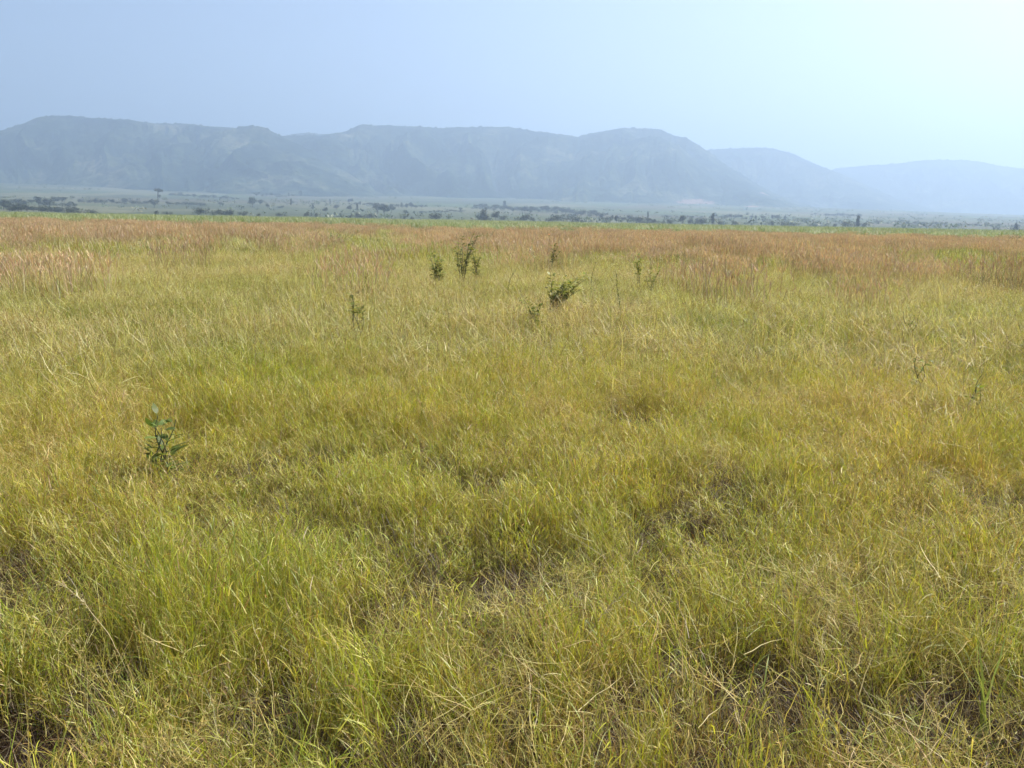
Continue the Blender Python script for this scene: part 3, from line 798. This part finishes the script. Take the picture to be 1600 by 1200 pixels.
def rand_lobes(kind):
    L = []
    if kind == 'round':
        L.append((0, 0, 0.62, 0.36, 0.36, 0.32))
        for i in range(6):
            a = random.random() * 6.28
            L.append((0.3 * math.cos(a), 0.3 * math.sin(a), random.uniform(0.45, 0.8), random.uniform(0.14, 0.24), 0.2, random.uniform(0.12, 0.2)))
    elif kind == 'flat':
        for i in range(6):
            a = random.random() * 6.28; q = random.uniform(0.1, 0.5)
            L.append((q * math.cos(a), q * math.sin(a), random.uniform(0.80, 0.93), random.uniform(0.2, 0.34), 0.25, random.uniform(0.05, 0.09)))
        L.append((0.2, 0, 0.55, 0.2, 0.15, 0.08))
    elif kind == 'conical':
        for i in range(7):
            t = i / 6
            L.append((random.uniform(-.05, .05), random.uniform(-.05, .05), 0.18 + 0.75 * t, 0.40 * (1 - t) + 0.07, 0.40 * (1 - t) + 0.07, 0.14))
    elif kind == 'tall':
        for i in range(6):
            t = i / 5
            L.append((random.uniform(-.06, .06), random.uniform(-.06, .06), 0.3 + 0.62 * t, random.uniform(0.12, 0.2), 0.15, 0.14))
    elif kind == 'bush':
        for i in range(6):
            a = random.random() * 6.28; q = random.uniform(0.1, 0.6)
            L.append((q * math.cos(a), q * math.sin(a), random.uniform(0.3, 0.62), random.uniform(0.25, 0.42), 0.3, random.uniform(0.22, 0.36)))
    elif kind == 'scrub':
        for i in range(8):
            q = random.uniform(-1.1, 1.1)
            L.append((q, random.uniform(-.3, .3), random.uniform(0.3, 0.55), random.uniform(0.25, 0.45), 0.3, random.uniform(0.2, 0.42)))
    return L

PROTO = {}
for kind, cnt in (('round', 4), ('flat', 2), ('conical', 2), ('tall', 2), ('bush', 4), ('scrub', 3)):
    for i in range(cnt):
        lob = rand_lobes(kind)
        tr = trunk_mesh(0.75 if kind != 'flat' else 0.85, 0.022 if kind != 'flat' else 0.035, [(l[0] * 0.8, l[1] * 0.8, l[2], 0.25) for l in lob[1:5]])
        cr = crown_mesh(lob, leaf=0.075, n=700 if kind != 'scrub' else 1000)
        PROTO.setdefault(kind, []).append((tr, cr))

def plain_point(px, py, dmin=600, dmax=3000):
    """the spot on the far plain seen at photo pixel px,py"""
    a, e = azel(px, py)
    rr = np.geomspace(dmin, dmax, 400)
    x = rr * np.sin(a); y = rr * np.cos(a); z = ground_z(x, y)
    ang = (z - CAM_H) / rr
    k = np.argmax(ang >= e) if (ang >= e).any() else len(rr) - 1
    return x[k], y[k], z[k], rr[k]

def tree(kind, px, py, hpx, label, wide=1.0, group=None, name=None, parts=True, d=None, cat=None):
    if d is None: x, y, z, rr = plain_point(px, py)
    else:
        a, e = azel(px, py); x, y = d * math.sin(a), d * math.cos(a); z = gz(x, y); rr = d
        hpx = hpx + (z - CAM_H) * 0 / rr
    H = hpx / F * rr * 1.03
    tr, cr = random.choice(PROTO[kind])
    nm = name or {'bush': 'bush', 'scrub': 'bush'}.get(kind, 'tree')
    r = bpy.data.objects.new(nm, None); COL.objects.link(r)
    r.location = (x, y, z); r.rotation_euler = (0, 0, random.random() * 6.28 if kind != 'scrub' else -math.atan2(x, y))
    r.scale = (H * wide, H * wide, H)
    tag(r, label=label, category=cat or nm, group=group)
    for n_, m_ in (('trunk', tr), ('crown', cr)):
        c = bpy.data.objects.new(n_, m_); COL.objects.link(c); c.parent = r
    return r

def hy(px):       # horizon / cane top line in photo pixels
    return HORIZON + (px - 800) * math.tan(ROLL)

# trees and bushes just behind the cane, one by one: kind, px, dist, height px above cane, widening
T = [
 ('scrub', 322, 440, 12, 1.0, 'dark grey bush standing tallest in the clump behind the green strip, left'),
 ('bush', 346, 450, 8, 1.5, 'low rounded bush in the middle of the clump behind the green strip'),
 ('bush', 362, 450, 11, 1.1, 'pointed bush in the same clump, right of the low rounded one'),
 ('bush', 380, 455, 6, 1.5, 'small bush at the right end of the left clump'),
 ('bush', 246, 440, 6, 1.0, 'tiny dark bush behind the green strip, below the flat topped tree'),
 ('scrub', 262, 440, 3, 1.6, 'very low dark scrub touching the green strip, left'),
 ('bush', 404, 460, 3, 1.3, 'tiny bush just right of the left clump'),
 ('scrub', 440, 460, 5, 1.2, 'low brown scrub behind the green strip between two clumps'),
 ('bush', 480, 470, 7, 1.0, 'round dark bush behind the green strip, left of centre'),
 ('bush', 490, 470, 5, 1.3, 'low bush touching the round dark one'),
 ('bush', 546, 470, 3, 1.2, 'small bush at the left foot of the pointed tree clump'),
 ('bush', 554, 470, 8, 1.0, 'pointed dark bush left of centre behind the green strip'),
 ('scrub', 568, 470, 4, 1.6, 'low long scrub right of the pointed dark bush'),
 ('bush', 581, 475, 8, 1.5, 'rounded grey bush at the end of the low long scrub'),
 ('bush', 629, 440, 3, 1.6, 'small dark mound of a bush, first of two'),
 ('bush', 644, 440, 3, 1.6, 'small dark mound of a bush, second of two'),
 ('bush', 680, 450, 11, 1.3, 'dark bush with one branch reaching right, near the centre'),
 ('conical', 756, 460, 15, 1.5, 'dark pointed tree just left of centre behind the green strip'),
 ('round', 774, 470, 13, 1.0, 'rounded tree right beside the dark pointed tree'),
 ('bush', 786, 470, 7, 1.0, 'small bush at the right foot of the rounded tree'),
 ('bush', 817, 450, 9, 1.6, 'dark dense bush right of centre with a small one beside it'),
 ('bush', 832, 450, 6, 1.0, 'small bush beside the dark dense bush'),
 ('bush', 860, 455, 6, 1.7, 'low mounded bush between the dark dense bush and the long thicket'),
 ('scrub', 886, 480, 12, 1.4, 'long grey thicket right of centre behind the green strip'),
 ('bush', 908, 450, 3, 2.0, 'low scrub at the right end of the long thicket'),
 ('bush', 1042, 450, 6, 1.4, 'dark low bush right of the bush in the grass'),
 ('round', 1066, 460, 11, 1.0, 'round grey tree with bare looking crown right of centre'),
 ('bush', 1083, 460, 8, 1.0, 'small greyish bush between the round grey tree and the dark bush'),
 ('bush', 1094, 465, 11, 1.0, 'dark rounded bush, left neighbour of the narrow tree'),
 ('tall', 1113, 465, 13, 1.0, 'narrow upright tree right of the dark rounded bush'),
 ('bush', 1125, 465, 5, 1.3, 'low bush at the foot of the narrow tree'),
 ('bush', 1149, 465, 5, 1.3, 'low bush right of the narrow tree standing by itself'),
 ('bush', 1207, 465, 8, 0.8, 'small pointed bush, right part of the plain edge'),
 ('scrub', 1232, 470, 6, 1.4, 'low brown scrub beside the small pointed bush'),
 ('scrub', 1330, 470, 9, 1.0, 'dark blue thicket with a raised right end, towards the right'),
 ('tall', 1340, 470, 13, 0.9, 'dark tree rising from the thicket towards the right'),
 ('bush', 1351, 470, 7, 1.0, 'brownish bush right of the tree in the thicket'),
 ('bush', 1305, 480, 4, 1.3, 'small dark bush left of the thicket towards the right'),
 ('scrub', 1556, 460, 3, 0.9, 'thin low scrub near the right edge'),
 ('conical', 1587, 460, 8, 1.3, 'small pointed tree at the right edge behind the green strip'),
]
for kind, px, d, hp, wd, lab in T:
    d = d * 1.5
    a, e = azel(px, hy(px))
    z = gz(d * math.sin(a), d * math.cos(a))
    # height so that the crown tops out hp photo pixels above the strip
    top = CAM_H + (hp + 2) / F * d
    tree(kind, px, hy(px), (top - z) / d * F / 1.03, lab, wd * (hp + 0.0) / (hp + 5) * 1.25, d=d)

# three bushes standing in the red grass
for px, py, hp, wd, lab in ((1015, 366, 15, 0.9, 'dark bush standing at the far edge of the red grass right of centre'), (1285, 372, 13, 0.8, 'grey bush at the far edge of the red grass towards the right'),
                            (428, 353, 12, 1.0, 'dark bush with outstretched branches at the far edge of the grass, left')):
    d = 120
    tree('bush', px, py, hp, lab, wd, d=d)

# trees further back on the plain, placed by the ground they stand on
S = [
 ('flat', 247, 320, 22, 0.55, 'large flat topped tree rising above the dark hedgerow, left'),
 ('round', 241, 325, 12, 1.3, 'dark brown tree below the flat topped tree'),
 ('round', 395, 325, 17, 0.9, 'large pale blue round tree left of centre on the plain'),
 ('round', 407, 322, 10, 0.8, 'smaller tree right of the large pale blue round tree'),
 ('round', 418, 326, 8, 0.8, 'small tree third from the large pale blue round tree'),
 ('tall', 455, 322, 10, 0.8, 'slim tree with a spreading top on the plain left of centre'),
 ('bush', 437, 326, 5, 1.6, 'long low bush on the plain left of centre'),
 ('round', 345, 322, 6, 1.6, 'broad low tree in the field behind the left clump'),
 ('tall', 489, 328, 9, 0.7, 'slim dark tree on the plain, left of a pair of round trees'),
 ('round', 508, 333, 9, 1.2, 'dark round tree on the plain left of centre'),
 ('round', 526, 328, 8, 1.3, 'blue round tree beside the dark round tree'),
 ('tall', 516, 320, 8, 0.8, 'slim tree behind the blue round tree'),
 ('round', 547, 330, 9, 1.2, 'isolated tree left of the great dark clump'),
 ('tall', 558, 331, 12, 0.7, 'slim tree directly left of the great dark clump'),
 ('round', 590, 334, 17, 1.0, 'left tree of the great dark clump near the centre'),
 ('round', 600, 337, 18, 1.1, 'middle tree of the great dark clump near the centre'),
 ('round', 612, 333, 13, 1.0, 'right tree of the great dark clump near the centre'),
 ('round', 634, 336, 8, 1.2, 'grey round tree right of the great dark clump'),
 ('round', 642, 325, 9, 1.0, 'tree standing behind the grey round tree'),
 ('round', 720, 331, 7, 1.0, 'dark tree beside a pale spot on the plain near the centre'),
 ('tall', 788, 326, 11, 1.2, 'tree with a ragged top in the far row right of centre'),
 ('round', 820, 334, 11, 1.2, 'broad tree in the far row above the dark dense bush'),
 ('tall', 1012, 345, 12, 0.6, 'tree standing just above the bush in the red grass'),
]
for kind, px, py, hp, wd, lab in S:
    tree(kind, px, py, hp, lab, wd)

# tree rows: (x0, y0, x1, y1, n, height px, jitter px, label, group)
ROWS = [
 (0, 331, 130, 334, 16, 11, 3, 'brown grey tree in the dense wood at the far left edge', 'trees of the wood at the far left'),
 (0, 320, 125, 322, 13, 10, 3, 'blue grey tree in the back of the wood at the far left', 'trees at the back of the far left wood'),
 (128, 318, 240, 319, 16, 6, 0.8, 'dark tree in the straight hedgerow left of the flat topped tree', 'trees of the straight hedgerow'),
 (258, 320, 318, 322, 9, 6, 0.8, 'tree in the short blue row right of the flat topped tree', 'trees of the short blue row'),
 (262, 306, 370, 313, 14, 5, 1, 'faint tree in the high hedgerow below the left spur', 'trees of the high hedgerow'),
 (398, 308, 480, 307, 10, 6, 1.5, 'faint tree in the hazy belt under the left spur', 'trees of the hazy belt'),
 (540, 318, 600, 322, 9, 6, 1.5, 'tree in the row behind the great dark clump', 'trees of the row behind the clump'),
 (610, 324, 660, 326, 7, 7, 1.2, 'blue tree in the belt right of the great dark clump', 'trees of the belt right of the clump'),
 (655, 333, 728, 331, 13, 4, 0.6, 'small tree in the thin even row left of the pointed tree', 'trees of the thin even row'),
 (738, 326, 800, 331, 12, 7, 1.2, 'blue tree in the row behind the pointed tree', 'trees of the row behind the pointed tree'),
 (800, 331, 870, 333, 14, 8, 1.6, 'blue tree in the row above the dark dense bush', 'trees of the row above the dense bush'),
 (865, 332, 940, 340, 14, 9, 1.5, 'tree in the sloping dark belt above the long thicket', 'trees of the sloping dark belt'),
 (935, 344, 1030, 350, 20, 9, 2.5, 'tree in the dark wood right of centre', 'trees of the dark wood right of centre'),
 (1030, 340, 1150, 341, 12, 4, 1, 'faint tree in the row behind the round grey tree', 'trees of the row behind the round grey tree'),
 (1130, 342, 1260, 346, 16, 6, 1.5, 'hazy tree in the belt right of the narrow tree', 'trees of the belt right of the narrow tree'),
 (1265, 337, 1345, 339, 12, 4.5, 0.7, 'faint violet tree in the far row towards the right', 'trees of the far row towards the right'),
 (1360, 350, 1480, 352, 13, 5, 1.2, 'very faint tree at the foot of the far right ridge', 'trees at the foot of the far right ridge'),
 (1480, 353, 1600, 356, 10, 4, 1, 'palest tree near the right edge of the plain', 'trees near the right edge of the plain'),
]
total = 0
for x0, y0, x1, y1, n, hp, jt, lab, grp in ROWS:
    for i in range(n):
        t = (i + random.uniform(0.1, 0.9)) / n
        px = x0 + (x1 - x0) * t; py = y0 + (y1 - y0) * t + random.uniform(-jt, jt)
        tree(random.choice(['round', 'round', 'bush', 'tall', 'scrub'] if hp > 5 else ['round', 'bush', 'scrub']), px, py, hp * random.uniform(0.6, 1.3), lab, random.uniform(1.1, 1.7) * (1.15 if hp >= 9 else 1.0),
             group=grp, name='tree')
        total += 1
print('row trees', total)

# everything smaller that dots the plain, uncountable
b = Bag(); n = 6000
aa = rng.uniform(-0.62, 0.62, n); rr = rng.uniform(750 ** 0.7, 3000 ** 0.7, n) ** (1 / 0.7)
xx = rr * np.sin(aa); yy = rr * np.cos(aa)
dn = fbm(xx / 420, rr / 90, 3, 200)
k = (dn + rng.normal(0, 0.03, n)) > 0.59; xx, yy, rr = xx[k], yy[k], rr[k]
m = len(xx); q = 14
base = np.repeat(np.stack([xx, yy, ground_z(xx, yy)], -1), q, axis=0)
sz = np.repeat(rng.uniform(2.0, 4.5, m), q)
base[:, 0] += rng.normal(0, 0.5, m * q) * sz; base[:, 1] += rng.normal(0, 0.5, m * q) * sz
base[:, 2] += rng.uniform(0.0, 0.75, m * q) * sz
b.ribbons(base, rng.random(m * q) * 6.28, rng.uniform(0.3, 1.6, m * q), rng.uniform(0, 0.8, m * q), sz * 0.5, sz * 0.5, 2, np.repeat(pick(m, [(TREEC * 1.9, 1)]), q, axis=0), rng.normal(0, 0.7, m * q), prof=np.array([0.6, 1, 0.5]))
o = link('scrub', b.mesh('scrub', M_tree)); tag(o, label='small scattered scrub dotting the far plain', category='scrub', kind='stuff')

# ------------------------------------------------------------------ haze
def build_haze():
    x0, x1, y0, y1, z0, z1 = -8200, 8200, -8200, 8200, -3.0, 680.0
    V = np.array([(x, y, z) for z in (z0, z1) for y in (y0, y1) for x in (x0, x1)])
    Fc = np.array([(0, 2, 3, 1), (4, 5, 7, 6), (0, 1, 5, 4), (2, 6, 7, 3), (0, 4, 6, 2), (1, 3, 7, 5)])
    m, nt = new_mat('haze')
    v = N(nt, 'ShaderNodeVolumePrincipled')
    v.inputs['Color'].default_value = (0.465, 0.61, 0.82, 1)
    v.inputs['Density'].default_value = 0.00038
    v.inputs['Anisotropy'].default_value = 0.45
    o = N(nt, 'ShaderNodeOutputMaterial'); nt.links.new(v.outputs[0], o.inputs['Volume'])
    ob = link('haze', mesh_from('haze', V, Fc, m, smooth_shade=False)); tag(ob, kind='stuff', label='pale blue haze over the whole plain')
build_haze()

# ------------------------------------------------------------------ light
SUN_AZ = R_(58); SUN_EL = R_(50)
w = bpy.data.worlds.new("World"); scene.world = w; w.use_nodes = True
nt = w.node_tree; nt.nodes.clear()
sky = N(nt, 'ShaderNodeTexSky', sky_type='NISHITA', sun_disc=False, sun_elevation=SUN_EL, sun_rotation=SUN_AZ, altitude=1100, air_density=0.85, dust_density=6.5, ozone_density=0.35)
bg = N(nt, 'ShaderNodeBackground', inp={'Strength': 0.093})
o = N(nt, 'ShaderNodeOutputWorld'); nt.links.new(sky.outputs[0], bg.inputs[0]); nt.links.new(bg.outputs[0], o.inputs[0])
sd = bpy.data.lights.new('sun', 'SUN'); sd.energy = 5.0; sd.angle = R_(0.6); sd.color = (1.0, 0.955, 0.87)
so = bpy.data.objects.new('sun', sd); COL.objects.link(so)
dirv = Vector((math.sin(SUN_AZ) * math.cos(SUN_EL), math.cos(SUN_AZ) * math.cos(SUN_EL), math.sin(SUN_EL)))
so.rotation_euler = dirv.to_track_quat('Z', 'Y').to_euler(); so.location = (30, 20, 60)

# ------------------------------------------------------------------ render
scene.render.engine = 'CYCLES'
cy = scene.cycles
cy.max_bounces = 6; cy.diffuse_bounces = 4; cy.glossy_bounces = 1; cy.transmission_bounces = 3; cy.volume_bounces = 1
cy.use_denoising = True; cy.use_adaptive_sampling = True; cy.adaptive_threshold = 0.025
try:
    cy.denoiser = 'OPENIMAGEDENOISE'; cy.denoising_input_passes = 'RGB_ALBEDO_NORMAL'
except Exception: pass
cy.sample_clamp_indirect = 6
scene.view_settings.view_transform = 'Standard'; scene.view_settings.look = 'None'
scene.view_settings.exposure = 1.05; scene.view_settings.gamma = 1.0
